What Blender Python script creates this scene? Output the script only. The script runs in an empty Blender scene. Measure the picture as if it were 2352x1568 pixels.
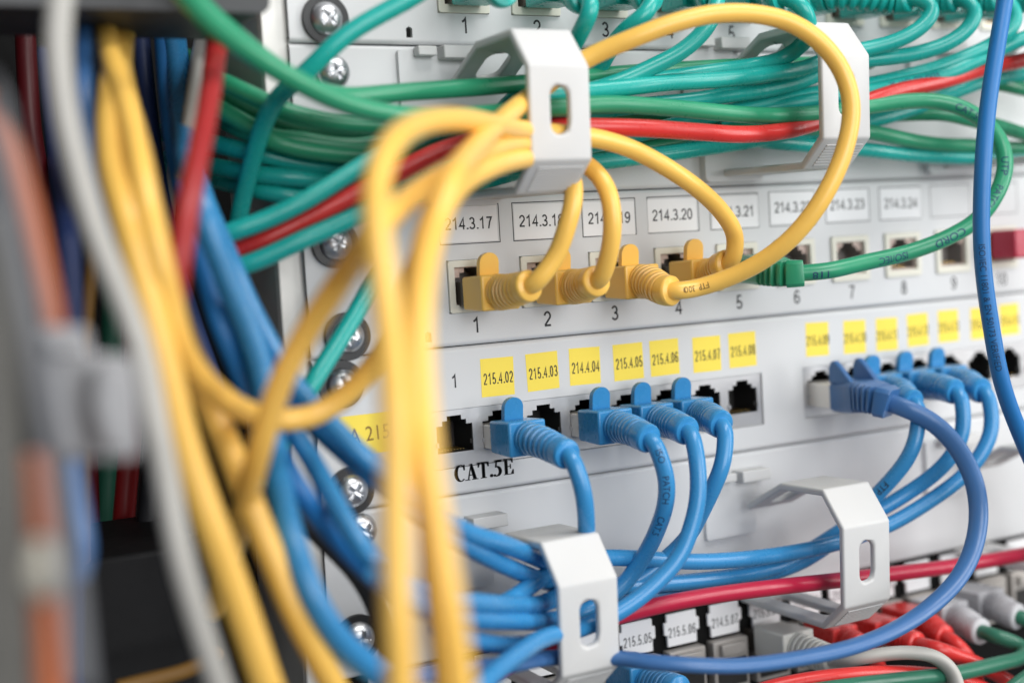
import bpy, bmesh, math, random
from mathutils import Vector, Matrix
from mathutils.geometry import tessellate_polygon
random.seed(7)
S = bpy.context.scene
COL = S.collection
MM = 0.001

# ------------------------------------------------------------------ camera, world, lamps, exposure
# world frame in millimetres: x along the rack front, -y out of the rack towards the viewer, z up;
# the patch panels' front is y = 0, their left edge x = 0
CAM = Vector((-144.57, -378.04, 27.50))
ROLL, PITCH, YAW, FPX = -0.0598017, -0.0636814, 0.5061049, 3267.0
FW = Vector((math.sin(YAW)*math.cos(PITCH), math.cos(YAW)*math.cos(PITCH), math.sin(PITCH)))
_r = FW.cross(Vector((0, 0, 1))).normalized(); _u = _r.cross(FW)
RT = math.cos(ROLL)*_r + math.sin(ROLL)*_u
UP = -math.sin(ROLL)*_r + math.cos(ROLL)*_u
cd = bpy.data.cameras.new('camera'); cam = bpy.data.objects.new('camera', cd); COL.objects.link(cam)
cd.lens = 50.0; cd.sensor_width = 36.0; cd.sensor_fit = 'HORIZONTAL'
cd.clip_start = 0.005; cd.clip_end = 20
m3 = Matrix((RT, UP, -FW)).transposed()
cam.matrix_world = Matrix.Translation(CAM*MM) @ m3.to_4x4()
cd.dof.use_dof = True; cd.dof.focus_distance = 0.430; cd.dof.aperture_fstop = 4.9; cd.dof.aperture_blades = 0
S.camera = cam

W = bpy.data.worlds.new('World'); S.world = W; W.use_nodes = True
bg = W.node_tree.nodes['Background']; bg.inputs[0].default_value = (0.93, 0.96, 1.0, 1); bg.inputs[1].default_value = 0.12

def lamp(name, loc, target, size, size_y, watts, color):
    ld = bpy.data.lights.new(name, 'AREA'); ld.shape = 'RECTANGLE'; ld.size = size; ld.size_y = size_y
    ld.energy = watts; ld.color = color
    o = bpy.data.objects.new(name, ld); COL.objects.link(o)
    o.location = Vector(loc)*MM
    o.rotation_euler = (Vector(target)-Vector(loc)).to_track_quat('-Z', 'Y').to_euler()
    return o
lamp('ceiling_softbox', (300, -520, 900), (100, 0, 0), 0.95, 0.34, 5.4, (1.0, 0.985, 0.96))
lamp('front_fill', (130, -1400, 270), (100, 0, 0), 1.1, 0.8, 9.8, (0.98, 0.99, 1.0))  # unseen fill lamp added in front to light the upright faces
lamp('side_softbox', (900, -700, 260), (120, 0, 0), 0.3, 0.8, 3.6, (1.0, 0.99, 0.97))

S.view_settings.view_transform = 'Standard'; S.view_settings.look = 'None'
S.view_settings.exposure = 0.58; S.view_settings.gamma = 1.0; S.view_settings.use_curve_mapping = False
S.cycles.max_bounces = 8; S.cycles.use_denoising = True
S.cycles.caustics_reflective = False; S.cycles.caustics_refractive = False

# ------------------------------------------------------------------ helpers
def D(x, y, h=0.0):
    """point h mm in front of the panel face, seen at (x, y) on the 2352 x 1568 survey photograph"""
    d = FW*FPX + RT*(x-1176.0) - UP*(y-784.0)
    return CAM + d*((-h-CAM.y)/d.y)

def finish(ob, label=None, cat=None, group=None, kind=None):
    if label: ob['label'] = label
    if cat: ob['category'] = cat
    if group: ob['group'] = group
    if kind: ob['kind'] = kind
    return ob

def empty(name, loc, label=None, cat=None, group=None):
    o = bpy.data.objects.new(name, None); COL.objects.link(o); o.empty_display_size = 0.005
    o.location = Vector(loc)*MM
    return finish(o, label, cat, group)

def world_loc(o):
    v = Vector((0, 0, 0))
    while o is not None:
        v += o.location; o = o.parent
    return v

class MB:
    """collects shapes (in world mm) and links them as ONE mesh object"""
    def __init__(s): s.v = []; s.f = []; s.sm = []; s.mi = []
    def add(s, verts, faces, smooth=False, mi=0):
        b = len(s.v); s.v += [Vector(p) for p in verts]
        s.f += [tuple(i+b for i in f) for f in faces]; s.sm += [smooth]*len(faces); s.mi += [mi]*len(faces)
    def box(s, x0, x1, y0, y1, z0, z1, mi=0):
        v = [(x, y, z) for x in (x0, x1) for y in (y0, y1) for z in (z0, z1)]
        s.add(v, [(0,1,3,2),(4,6,7,5),(0,4,5,1),(2,3,7,6),(0,2,6,4),(1,5,7,3)], mi=mi)
    def prism(s, outline, frm, depth, holes=(), mi=0, smooth=False):
        """outline [(a,b)] in frame frm=(origin, A, B, N): front at N=0, back at N=depth"""
        O, A, B, N = frm
        loops = [outline]+list(holes)
        tri = tessellate_polygon([[Vector((a, b, 0)) for a, b in l] for l in loops])
        flat = [p for l in loops for p in l]
        n = len(flat)
        v = [O+A*a+B*b for a, b in flat] + [O+A*a+B*b+N*depth for a, b in flat]
        f = [t for t in tri] + [tuple(i+n for i in reversed(t)) for t in tri]
        k = 0
        for l in loops:
            c = len(l)
            for i in range(c):
                j = (i+1) % c
                f.append((k+i, k+j, k+j+n, k+i+n))
            k += c
        s.add(v, f, smooth, mi)
    def tube(s, pts, rad, n=18, cap=True, ell=None, up=None, mi=0):
        """rad: number or list per point; ell=(ka,kb) squashes the section; up: frame hint"""
        P = [Vector(p) for p in pts]; c = len(P)
        R = rad if isinstance(rad, (list, tuple)) else [rad]*c
        T = []
        for i in range(c):
            t = P[min(i+1, c-1)]-P[max(i-1, 0)]
            T.append(t.normalized() if t.length > 1e-9 else (T[-1] if T else Vector((0, -1, 0))))
        a = (up or Vector((0, 0, 1))); a = a-T[0]*a.dot(T[0])
        if a.length < 1e-4: a = Vector((1, 0, 0))-T[0]*T[0].x
        a.normalize(); fr = []
        for i in range(c):
            a = a-T[i]*a.dot(T[i]); a.normalize(); fr.append((a.copy(), T[i].cross(a)))
        ka, kb = ell or (1, 1)
        v = []; f = []
        for i in range(c):
            A, B = fr[i]
            for k in range(n):
                th = 2*math.pi*k/n
                v.append(P[i]+A*(math.cos(th)*R[i]*ka)+B*(math.sin(th)*R[i]*kb))
        for i in range(c-1):
            for k in range(n):
                k2 = (k+1) % n
                f.append((i*n+k, i*n+k2, (i+1)*n+k2, (i+1)*n+k))
        if cap:
            f.append(tuple(reversed(range(n)))); f.append(tuple((c-1)*n+k for k in range(n)))
        s.add(v, f, True, mi)
        return T, fr
    def build(s, name, mats, parent=None, bevel=0, seg=2, angle=40, weld=False, origin=None):
        me = bpy.data.meshes.new(name); ob = bpy.data.objects.new(name, me); COL.objects.link(ob)
        if parent is not None:
            ob.parent = parent; o = world_loc(parent)/MM
        else:
            o = Vector(origin) if origin is not None else sum(s.v, Vector())/len(s.v)
            ob.location = o*MM
        me.from_pydata([(p-o)*MM for p in s.v], [], s.f)
        for p, sm, mi in zip(me.polygons, s.sm, s.mi): p.use_smooth = sm; p.material_index = mi
        bm = bmesh.new(); bm.from_mesh(me)
        if weld: bmesh.ops.remove_doubles(bm, verts=bm.verts, dist=2e-6)
        bmesh.ops.recalc_face_normals(bm, faces=bm.faces)
        bm.to_mesh(me); bm.free()
        for m in (mats if isinstance(mats, (list, tuple)) else [mats]): me.materials.append(m)
        if not bevel and any(s.sm): me.set_sharp_from_angle(angle=math.radians(62))
        if bevel:
            md = ob.modifiers.new('bevel', 'BEVEL'); md.width = bevel*MM; md.segments = seg
            md.limit_method = 'ANGLE'; md.angle_limit = math.radians(angle); md.harden_normals = False
            for p in me.polygons: p.use_smooth = True
            me.set_sharp_from_angle(angle=math.radians(50))
        return ob

def spline(ctrl, step=1.0):
    """centripetal Catmull-Rom through ctrl, resampled about every step mm"""
    P = [Vector(p) for p in ctrl]
    P = [P[0]*2-P[1]] + P + [P[-1]*2-P[-2]]
    out = []
    for i in range(1, len(P)-2):
        p0, p1, p2, p3 = P[i-1:i+3]
        t0 = 0; t1 = t0+max((p1-p0).length, 1e-3)**.5; t2 = t1+max((p2-p1).length, 1e-3)**.5; t3 = t2+max((p3-p2).length, 1e-3)**.5
        n = max(2, int((p2-p1).length/step))
        for k in range(n):
            t = t1+(t2-t1)*k/n
            A1 = p0*((t1-t)/(t1-t0))+p1*((t-t0)/(t1-t0)); A2 = p1*((t2-t)/(t2-t1))+p2*((t-t1)/(t2-t1)); A3 = p2*((t3-t)/(t3-t2))+p3*((t-t2)/(t3-t2))
            B1 = A1*((t2-t)/(t2-t0))+A2*((t-t0)/(t2-t0)); B2 = A2*((t3-t)/(t3-t1))+A3*((t-t1)/(t3-t1))
            out.append(B1*((t2-t)/(t2-t1))+B2*((t-t1)/(t2-t1)))
    out.append(P[-2])
    # light smoothing of the hand-set knots
    for _ in range(10):
        out = [out[0]]+[(out[i-1]+out[i]*2+out[i+1])/4 for i in range(1, len(out)-1)]+[out[-1]]
    return out

# ------------------------------------------------------------------ materials (procedural)
def mat(name, color, rough=0.45, metal=0.0, spec=0.5, bump=0.0, bscale=600, vary=0.06, coat=0.0, sss=0.0, dirt=0.0):
    m = bpy.data.materials.new(name); m.use_nodes = True
    nt = m.node_tree; b = nt.nodes['Principled BSDF']
    b.inputs['Metallic'].default_value = metal; b.inputs['Specular IOR Level'].default_value = spec
    b.inputs['Coat Weight'].default_value = coat; b.inputs['Coat Roughness'].default_value = 0.25
    if sss:
        b.inputs['Subsurface Weight'].default_value = sss; b.inputs['Subsurface Radius'].default_value = (1, .8, .6); b.inputs['Subsurface Scale'].default_value = 0.0008
    tc = nt.nodes.new('ShaderNodeTexCoord')
    nz = nt.nodes.new('ShaderNodeTexNoise'); nz.inputs['Scale'].default_value = 90; nz.inputs['Detail'].default_value = 6
    nt.links.new(tc.outputs['Object'], nz.inputs['Vector'])
    mx = nt.nodes.new('ShaderNodeMix'); mx.data_type = 'RGBA'
    c = color
    mx.inputs[6].default_value = (c[0]*(1-vary), c[1]*(1-vary), c[2]*(1-vary), 1)
    mx.inputs[7].default_value = (min(1, c[0]*(1+vary)), min(1, c[1]*(1+vary)), min(1, c[2]*(1+vary)), 1)
    nt.links.new(nz.outputs['Fac'], mx.inputs[0])
    src = mx.outputs[2]
    if dirt:
        n3 = nt.nodes.new('ShaderNodeTexNoise'); n3.inputs['Scale'].default_value = 35; n3.inputs['Detail'].default_value = 8; n3.inputs['Roughness'].default_value = .7
        nt.links.new(tc.outputs['Object'], n3.inputs['Vector'])
        rp = nt.nodes.new('ShaderNodeMapRange'); rp.inputs['From Min'].default_value = .56; rp.inputs['From Max'].default_value = .78; rp.inputs['To Max'].default_value = dirt
        nt.links.new(n3.outputs['Fac'], rp.inputs['Value'])
        m2 = nt.nodes.new('ShaderNodeMix'); m2.data_type = 'RGBA'; m2.inputs[7].default_value = (.38, .35, .31, 1)
        nt.links.new(rp.outputs[0], m2.inputs[0]); nt.links.new(src, m2.inputs[6]); src = m2.outputs[2]
    nt.links.new(src, b.inputs['Base Color'])
    rr = nt.nodes.new('ShaderNodeMapRange'); rr.inputs['To Min'].default_value = max(.02, rough-.07); rr.inputs['To Max'].default_value = rough+.09
    n2 = nt.nodes.new('ShaderNodeTexNoise'); n2.inputs['Scale'].default_value = 260; n2.inputs['Detail'].default_value = 4
    nt.links.new(tc.outputs['Object'], n2.inputs['Vector']); nt.links.new(n2.outputs['Fac'], rr.inputs['Value'])
    nt.links.new(rr.outputs[0], b.inputs['Roughness'])
    if bump:
        bn = nt.nodes.new('ShaderNodeTexNoise'); bn.inputs['Scale'].default_value = bscale; bn.inputs['Detail'].default_value = 5
        nt.links.new(tc.outputs['Object'], bn.inputs['Vector'])
        bp = nt.nodes.new('ShaderNodeBump'); bp.inputs['Strength'].default_value = bump; bp.inputs['Distance'].default_value = 0.0004
        nt.links.new(bn.outputs['Fac'], bp.inputs['Height']); nt.links.new(bp.outputs[0], b.inputs['Normal'])
    return m

def pvc(name, c, rough=.36): return mat(name, c, rough, bump=.06, bscale=420, vary=.07, spec=.5, sss=.06)
M = dict(
 yellow=pvc('yellow_pvc', (.93, .56, .115), .31), teal=pvc('teal_pvc', (.014, .39, .345), .27), green=pvc('green_pvc', (.028, .29, .15), .29),
 red=pvc('red_pvc', (.64, .035, .032), .28), deep_shade_red=pvc('deep_shade_red_pvc', (.11, .005, .009), .4), shaded_red=pvc('shaded_red_pvc', (.36, .018, .02), .36), crimson=pvc('crimson_pvc', (.42, .012, .045), .3), blue=pvc('light_blue_pvc', (.037, .245, .52), .27),  # the two darkest reds are red PVC with shade painted in
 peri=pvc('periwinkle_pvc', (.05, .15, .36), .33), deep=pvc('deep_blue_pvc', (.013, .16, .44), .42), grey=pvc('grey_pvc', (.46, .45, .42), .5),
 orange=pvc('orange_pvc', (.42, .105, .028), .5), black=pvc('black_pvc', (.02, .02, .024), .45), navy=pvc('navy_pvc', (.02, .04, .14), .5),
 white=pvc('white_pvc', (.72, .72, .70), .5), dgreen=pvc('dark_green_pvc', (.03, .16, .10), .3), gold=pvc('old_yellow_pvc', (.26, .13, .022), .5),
 panel=mat('light_grey_powder_coat', (.63, .637, .645), .42, bump=.05, bscale=1500, vary=.015, dirt=.05),
 plate=mat('organiser_light_grey_coat', (.63, .637, .645), .4, bump=.04, bscale=1500, vary=.015, dirt=.05),
 ring=mat('white_moulded_plastic', (.585, .585, .58), .42, bump=.05, bscale=900, vary=.015, sss=.05),
 cream=mat('cream_plastic', (.74, .72, .62), .5, vary=.03),
 cavity=mat('black_socket_plastic', (.018, .017, .016), .5), greycav=mat('brown_grey_socket_plastic', (.26, .235, .22), .5, spec=.3), pin=mat('gold_pin', (.8, .55, .2), .3, metal=1),
 shield=mat('tinned_steel', (.50, .50, .51), .42, metal=.8, bump=.1, bscale=300, vary=.1), shell=mat('bright_plug_shell', (.80, .77, .72), .34, metal=.55, bump=.05, vary=.04), copper=mat('dull_copper_tape', (.50, .39, .34), .5, metal=.25, bump=.3, bscale=1200, vary=.25),
 screw=mat('zinc_screw_steel', (.62, .63, .65), .33, metal=1, bump=.12, bscale=500, vary=.1), washer=mat('black_nylon', (.015, .015, .016), .4),
 paper=mat('white_label_paper', (.84, .84, .85), .6, vary=.012), tape=mat('yellow_label_tape', (.93, .72, .075), .5, vary=.02),
 ink=mat('black_ink', (.015, .015, .018), .6), bink=mat('faded_blue_ink', (.01, .045, .12), .6), gink=mat('faded_brown_ink', (.22, .12, .02), .6), lineink=mat('grey_line_ink', (.12, .12, .125), .6),
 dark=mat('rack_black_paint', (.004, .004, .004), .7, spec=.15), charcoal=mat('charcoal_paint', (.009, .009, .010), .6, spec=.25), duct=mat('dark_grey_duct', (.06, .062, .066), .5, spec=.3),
 rail=mat('galvanised_rail', (.66, .65, .62), .45, metal=.3, bump=.1, bscale=200, vary=.12), post=mat('weathered_grey_post', (.10, .096, .086), .6, vary=.25), bar=mat('pale_grey_bar', (.19, .195, .21), .5, vary=.08),
 clamp=mat('grey_clamp_plastic', (.29, .29, .30), .55, vary=.1), knob=mat('beige_knob_plastic', (.48, .45, .38), .5), boot_white=mat('off_white_boot', (.66, .66, .62), .45, bump=.04, vary=.03), boot_grey=mat('light_grey_boot', (.5, .5, .52), .5, vary=.03),
 nickel=mat('keystone_die_cast', (.47, .44, .41), .5, metal=.35, bump=.5, bscale=500, vary=.3),
 clear=mat('smoky_plug_plastic', (.07, .06, .05), .25, vary=.2),
)

# ------------------------------------------------------------------ lettering
def glyph_mesh(text, size, sx=1.0, bold=0.0, align='CENTER', spacing=1.0):
    """flat text as (verts2d, faces) in mm, size = cap height in mm"""
    c = bpy.data.curves.new('lettering', 'FONT'); c.body = text; c.align_x = align; c.size = size/0.69; c.offset = bold*size
    c.space_character = spacing; c.resolution_u = 4
    o = bpy.data.objects.new('lettering', c); COL.objects.link(o)
    dg = bpy.context.evaluated_depsgraph_get(); e = o.evaluated_get(dg); me = e.to_mesh()
    v = [(p.co.x*sx, p.co.y-size*0.5) for p in me.vertices]; f = [tuple(p.vertices) for p in me.polygons]
    e.to_mesh_clear(); bpy.data.objects.remove(o); bpy.data.curves.remove(c)
    return v, f

def _arc(cx, cz, rx, rz, a0, a1, n=16):
    return [(cx+rx*math.cos(math.radians(a0+(a1-a0)*k/n)), cz+rz*math.sin(math.radians(a0+(a1-a0)*k/n))) for k in range(n+1)]
_six = [_arc(.30, .31, .235, .255, 0, 360, 24), [(.53, .80)]+_arc(.335, .52, .27, .42, 68, 180, 12)+[(.065, .31)]]
STROKES = {'0': [_arc(.30, .5, .235, .445, 0, 360, 28)], '1': [[(.08, .74), (.22, .80), (.36, .95), (.36, 0)]],
 '2': [_arc(.30, .69, .235, .255, 172, -30, 16)+[(.085, .10)], [(.03, .055), (.57, .055)]],
 '3': [_arc(.28, .72, .21, .225, 160, -85, 14)+[(.24, .50)], [(.24, .50)]+_arc(.29, .275, .245, .225, 88, -160, 16)],
 '4': [[(.44, 0), (.44, .94), (.05, .29), (.60, .29)]],
 '5': [[(.53, .945), (.17, .945), (.105, .47)]+_arc(.29, .295, .245, .245, 140, -155, 18)],
 '6': _six, '7': [[(.05, .945), (.55, .945), (.37, .55), (.24, 0)]],
 '8': [_arc(.30, .735, .195, .21, 0, 360, 20), _arc(.30, .275, .24, .235, 0, 360, 22)], '9': [[(.60-a, 1-b) for a, b in l] for l in _six], '.': [[(.15, 0), (.15, .125)]]}
def stroke_digits(text, size, sx, wgt):
    v = []; f = []; x = 0; cond = .86 if sx < .75 else 1.0
    for ch in text:
        for l in STROKES[ch]:
            closed = (Vector(l[0])-Vector(l[-1])).length < 1e-4
            P = [Vector((a*sx*cond+(1-cond)*.3*sx, b)) for a, b in (l[:-1] if closed else l)]; n = len(P); b0 = len(v)
            for i, p in enumerate(P):
                pa = P[i-1] if (i > 0 or closed) else None; pb = P[(i+1) % n] if (i < n-1 or closed) else None
                ns = []
                for q0, q1 in ((pa, p), (p, pb)):
                    if q0 is not None and q1 is not None:
                        dd = (q1-q0).normalized(); ns.append(Vector((-dd.y, dd.x)))
                if len(ns) == 2: m = (ns[0]+ns[1]).normalized(); m = m/max(.45, m.dot(ns[0]))
                else: m = ns[0]
                ww = wgt*(1.25 if ch == '.' else 1)
                for sgn in (-1, 1): v.append(((x+p.x+m.x*sgn*ww/2)*size, (p.y+m.y*sgn*ww/2-.5)*size))
            for i in range(n if closed else n-1):
                j = (i+1) % n; f.append((b0+2*i, b0+2*i+1, b0+2*j+1, b0+2*j))
        x += (.33 if ch == '.' else .70)*sx
    w = (x-.1*sx)*size/2
    return [(a-w, b) for a, b in v], f

def flat_text(text, size, cx, cz, y, parent, material, sx=1.0, bold=0.0, rot=0.0, name='lettering'):
    if all(c in STROKES for c in text): v, f = stroke_digits(text, size, sx*1.06, .132+bold*2 if sx > .75 else .104)
    else: v, f = glyph_mesh(text, size, sx, bold)
    ca, sa = math.cos(rot), math.sin(rot)
    mb = MB(); mb.add([(cx+a*ca-b*sa, y, cz+a*sa+b*ca) for a, b in v], f)
    return mb.build(name, material, parent)

def wrap_text(text, size, pts, rad, at, facing, parent, material, flip=False, sx=1.0, lift=.05):
    """prints text along a cable: at = point near the text's middle, facing = side it lies on"""
    T = []; P = pts; c = len(P)
    L = [0.0]
    for i in range(1, c): L.append(L[-1]+(P[i]-P[i-1]).length)
    i0 = min(range(c), key=lambda i: (P[i]-at).length); s0 = L[i0]
    v, f = glyph_mesh(text, size*.86, sx, 0.006)
    bmt = bmesh.new(); vs = [bmt.verts.new((a, b, 0)) for a, b in v]
    for q in f: bmt.faces.new([vs[i] for i in q])
    bmesh.ops.triangulate(bmt, faces=bmt.faces)
    for _ in range(5):
        ed = [e for e in bmt.edges if e.calc_length() > .45]
        if not ed: break
        bmesh.ops.subdivide_edges(bmt, edges=ed, cuts=1); bmesh.ops.triangulate(bmt, faces=bmt.faces)
    bmt.verts.index_update()
    v = [(q.co.x, q.co.y) for q in bmt.verts]; f = [tuple(w.index for w in q.verts) for q in bmt.faces]; bmt.free()
    out = []; j = 0
    for a, b in v:
        if flip: a, b = -a, -b
        s = min(max(s0+a, 0.01), L[-1]-0.01)
        lo, hi = 0, c-1
        while hi-lo > 1:
            m = (lo+hi)//2
            if L[m] <= s: lo = m
            else: hi = m
        t = (s-L[lo])/max(1e-9, L[lo+1]-L[lo]); p = P[lo].lerp(P[lo+1], t)
        tg = (P[min(lo+3, c-1)]-P[max(lo-2, 0)]).normalized()
        n = (facing if isinstance(facing, Vector) else facing(p)); n = n-tg*n.dot(tg); n.normalize()
        w = n.cross(tg)        # 'up' of the letters
        th = b/rad
        out.append(p+(n*math.cos(th)+w*math.sin(th))*(rad+lift))
    mb = MB(); mb.add(out, f, True)
    return mb.build('printed_text', material, parent)

# ------------------------------------------------------------------ panels
XL, XR = 0.0, 436.0
def roundrect(x0, x1, z0, z1, r, n=4):
    o = []
    for cx, cz, a0 in ((x1-r, z1-r, 0), (x0+r, z1-r, 90), (x0+r, z0+r, 180), (x1-r, z0+r, 270)):
        for k in range(n+1):
            a = math.radians(a0+90*k/n); o.append((cx+r*math.cos(a), cz+r*math.sin(a)))
    return o
FACE = (Vector((0, 0, 0)), Vector((1, 0, 0)), Vector((0, 0, 1)), Vector((0, 1, 0)))
def frame_at(y): return (Vector((0, y, 0)), FACE[1], FACE[2], FACE[3])

def faceplate(z0, z1, holes, parent, material, edge=1.3, y=0.0):
    """front sheet with openings, rolled top and bottom edges, short returns into the rack"""
    mb = MB()
    mb.prism([(XL, z0+edge), (XR, z0+edge), (XR, z1-edge), (XL, z1-edge)], frame_at(y), 1.2, holes)
    for sgn, zc in ((1, z1-edge), (-1, z0+edge)):
        prof = [(y, zc)]
        prof = [(y+edge-edge*math.cos(math.radians(a)), zc+sgn*edge*math.sin(math.radians(a))) for a in range(0, 91, 15)]
        prof.append((y+9, zc+sgn*edge))
        v = []; f = []
        for (yy, zz) in prof: v += [(XL, yy, zz), (XR, yy, zz)]
        for i in range(len(prof)-1): f.append((2*i, 2*i+1, 2*i+3, 2*i+2))
        mb.add(v, f, True)
    mb.add([(XL, y, z0+edge), (XL, y, z1-edge), (XL, y+9, z1-edge), (XL, y+9, z0+edge)], [(0, 1, 2, 3)])
    return mb.build('faceplate', material, parent, weld=True)

def jack_outline(cx, cz, w=12.2, h=8.0):
    b = cz-h/2-.6
    pts = [(-w/2, 0), (w/2, 0), (w/2, h-.4), (w/2-2.0, h-.4), (w/2-2.0, h+1.0), (w/2-3.6, h+1.0), (w/2-3.6, h+2.4),
           (-w/2+3.6, h+2.4), (-w/2+3.6, h+1.0), (-w/2+2.0, h+1.0), (-w/2+2.0, h-.4), (-w/2, h-.4)]
    return [(cx+a, b+c) for a, c in pts]

def cavity(mb, outline, y0, depth):
    n = len(outline)
    v = [(a, y0, b) for a, b in outline]+[(a, y0+depth, b) for a, b in outline]
    f = [(i, (i+1) % n, (i+1) % n+n, i+n) for i in range(n)]
    tri = tessellate_polygon([[Vector((a, b, 0)) for a, b in outline]])
    f += [tuple(i+n for i in t) for t in tri]
    mb.add(v, f)

def voice_panel(name, label, z0, ndig, labels, px=52.9, dj=0.0):
    """1U panel with sixteen cream-framed jacks, numbers and label windows"""
    root = empty(name, (XL, 0, z0), label, 'patch panel')
    holes = []; ports = [px+24.85*k for k in range(15)]
    jz = z0+18.0+dj
    for x in ports: holes.append([(x-8.6, jz-8.2), (x+8.6, jz-8.2), (x+8.6, jz+7.6), (x-8.6, jz+7.6)])
    nx = 37.0; holes.append([(nx-1.0, z0+2.0), (nx+1.0, z0+2.0), (nx+1.0, z0+4.6), (nx, z0+5.3), (nx-1.0, z0+4.6)])
    faceplate(z0+.15, z0+44.3, holes, root, M['panel'])
    for i, x in enumerate(ports):
        mb = MB(); ho = jack_outline(x, jz-.6)
        mb.prism(roundrect(x-8.5, x+8.5, jz-8.1, jz+7.5, .8), frame_at(-.9), 1.6, [[(x-6.5, jz-5.7), (x+6.5, jz-5.7), (x+6.5, jz+5.5), (x-6.5, jz+5.5)]])
        jk = mb.build('jack_frame', M['cream'], root, bevel=.25)
        cb = MB(); cavity(cb, ho, 1.23, 7.5); cb.build('socket', M['greycav'], jk)
        pb = MB()
        for k in range(8): pb.box(x-3.9+k*1.02, x-3.55+k*1.02, 2.5, 9, jz-4.6, jz-4.35)
        pb.build('contacts', M['pin'], jk)
        tb = MB(); tb.prism([(x-6.9, jz-6.0), (x+6.9, jz-6.0), (x+6.9, jz+5.8), (x-6.9, jz+5.8)], frame_at(.72), .5, [ho])
        tb.build('shield_plate', M['copper'], jk)
        if i < ndig: flat_text(str(i+1), 4.6, x+.2, z0+5.9, -.03, root, M['ink'], .86, .004, name='number')
    for i, t in enumerate(labels):
        x = ports[i]; rz = random.uniform(-.02, .02)
        wb = MB()
        fr_o = [(x-10.2, z0+30.2), (x+10.2, z0+30.2), (x+10.2, z0+42.0), (x-10.2, z0+42.0)]
        fr_i = [(x-9.9, z0+30.5), (x+9.9, z0+30.5), (x+9.9, z0+41.7), (x-9.9, z0+41.7)]
        wb.prism(fr_o, frame_at(-.02), .015, [fr_i]); wb.build('label_outline', M['ink'] if i < 5 else M['lineink'], root)
        if t is None: continue
        dx, dz = random.uniform(-.5, .5), random.uniform(-.4, .3)
        ca, sa = math.cos(rz), math.sin(rz)
        pb = MB(); w2, h2 = 9.7, 5.3
        pb.add([(x+dx+a*ca-b*sa, -.07, z0+36.1+dz+a*sa+b*ca) for a, b in ((-w2, -h2), (w2, -h2), (w2, h2), (-w2, h2))], [(0, 1, 2, 3)])
        lb = pb.build('paper_label', M['paper'], root); lb['label'] = 'white paper label printed ' + t
        flat_text(t, 3.55, x+dx, z0+36.3+dz, -.11, lb, M['ink'], .88, .003, rz)
    return root

voice_panel('patch_bay', 'light grey patch panel along the top edge with teal plugs in cream-framed jacks', 88.9, 6, [], 55.2, -.4)
voice_panel('patch_bay', 'light grey patch panel with four yellow plugs and white labels 214.3.17 onward', 0.0, 11,
            ['214.3.17', '214.3.18', '214.3.19', '214.3.20', '214.3.21', '214.3.22', '214.3.23', '214.3.24', None, None])

# serif capitals for the category mark, drawn as outlines on a unit cap height
def serif_text(cx, cz, H, parent):
    mb = MB(); y = -.03
    def poly(pts, holes=()):
        for sh in (-.028, 0, .028): mb.prism([(cx+(a+sh)*H, cz+b*H) for a, b in pts], frame_at(y-abs(sh)*.2), .01, [[(cx+a*H, cz+b*H) for a, b in h] for h in holes])
    def arc(x, z, rx, rz, a0, a1, n=18): return [(x+rx*math.cos(math.radians(a0+(a1-a0)*k/n)), z+rz*math.sin(math.radians(a0+(a1-a0)*k/n))) for k in range(n+1)]
    x = -2.02
    # C
    poly(arc(x+.40, .5, .40, .52, 48, 312)+list(reversed(arc(x+.44, .5, .24, .46, 52, 308))))
    poly([(x+.64, .66), (x+.70, .66), (x+.70, 1.0), (x+.65, 1.0), (x+.60, .86)])
    # A
    x = -1.24
    poly([(x+.02, .05), (x+.12, .06), (x+.36, 1.0), (x+.44, 1.0), (x+.70, .06), (x+.50, .06), (x+.33, .74), (x+.18, .06), (x+.10, .05)])
    poly([(x+.19, .28), (x+.54, .28), (x+.54, .34), (x+.19, .34)]); poly([(x-.06, 0), (x+.24, 0), (x+.24, .055), (x-.06, .055)]); poly([(x+.40, 0), (x+.80, 0), (x+.80, .055), (x+.40, .055)])
    # T
    x = -.40
    poly([(x+.28, .05), (x+.46, .05), (x+.46, .94), (x+.28, .94)]); poly([(x+.18, 0), (x+.56, 0), (x+.56, .052), (x+.18, .052)])
    poly([(x, .945), (x+.74, .945), (x+.74, 1.0), (x, 1.0)]); poly([(x, .70), (x+.04, .70), (x+.14, .94), (x, .94)]); poly([(x+.70, .70), (x+.74, .70), (x+.74, .94), (x+.60, .94)])
    # .
    poly(arc(.52, .09, .10, .10, 0, 340, 14))
    # 5
    x = .70
    poly([(x+.10, .55), (x+.17, .55), (x+.23, .86), (x+.52, .86), (x+.58, 1.0), (x+.17, 1.0)])
    poly(arc(x+.20, .31, .34, .33, 100, -130)+list(reversed(arc(x+.16, .31, .19, .26, 90, -120))))
    poly(arc(x+.05, .07, .075, .075, 0, 340, 12))
    # E
    x = 1.40
    poly([(x+.08, .05), (x+.26, .05), (x+.26, .95), (x+.08, .95)]); poly([(x, .952), (x+.64, .952), (x+.64, 1.0), (x, 1.0)]); poly([(x, 0), (x+.68, 0), (x+.68, .048), (x, .048)])
    poly([(x+.262, .47), (x+.44, .47), (x+.44, .53), (x+.262, .53)]); poly([(x+.45, .36), (x+.49, .36), (x+.49, .64), (x+.45, .64)])
    poly([(x+.60, .72), (x+.64, .72), (x+.64, .95), (x+.50, .95)]); poly([(x+.64, .30), (x+.68, .30), (x+.68, .05), (x+.52, .05)])
    return mb.build('category_mark', M['ink'], parent)

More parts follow.
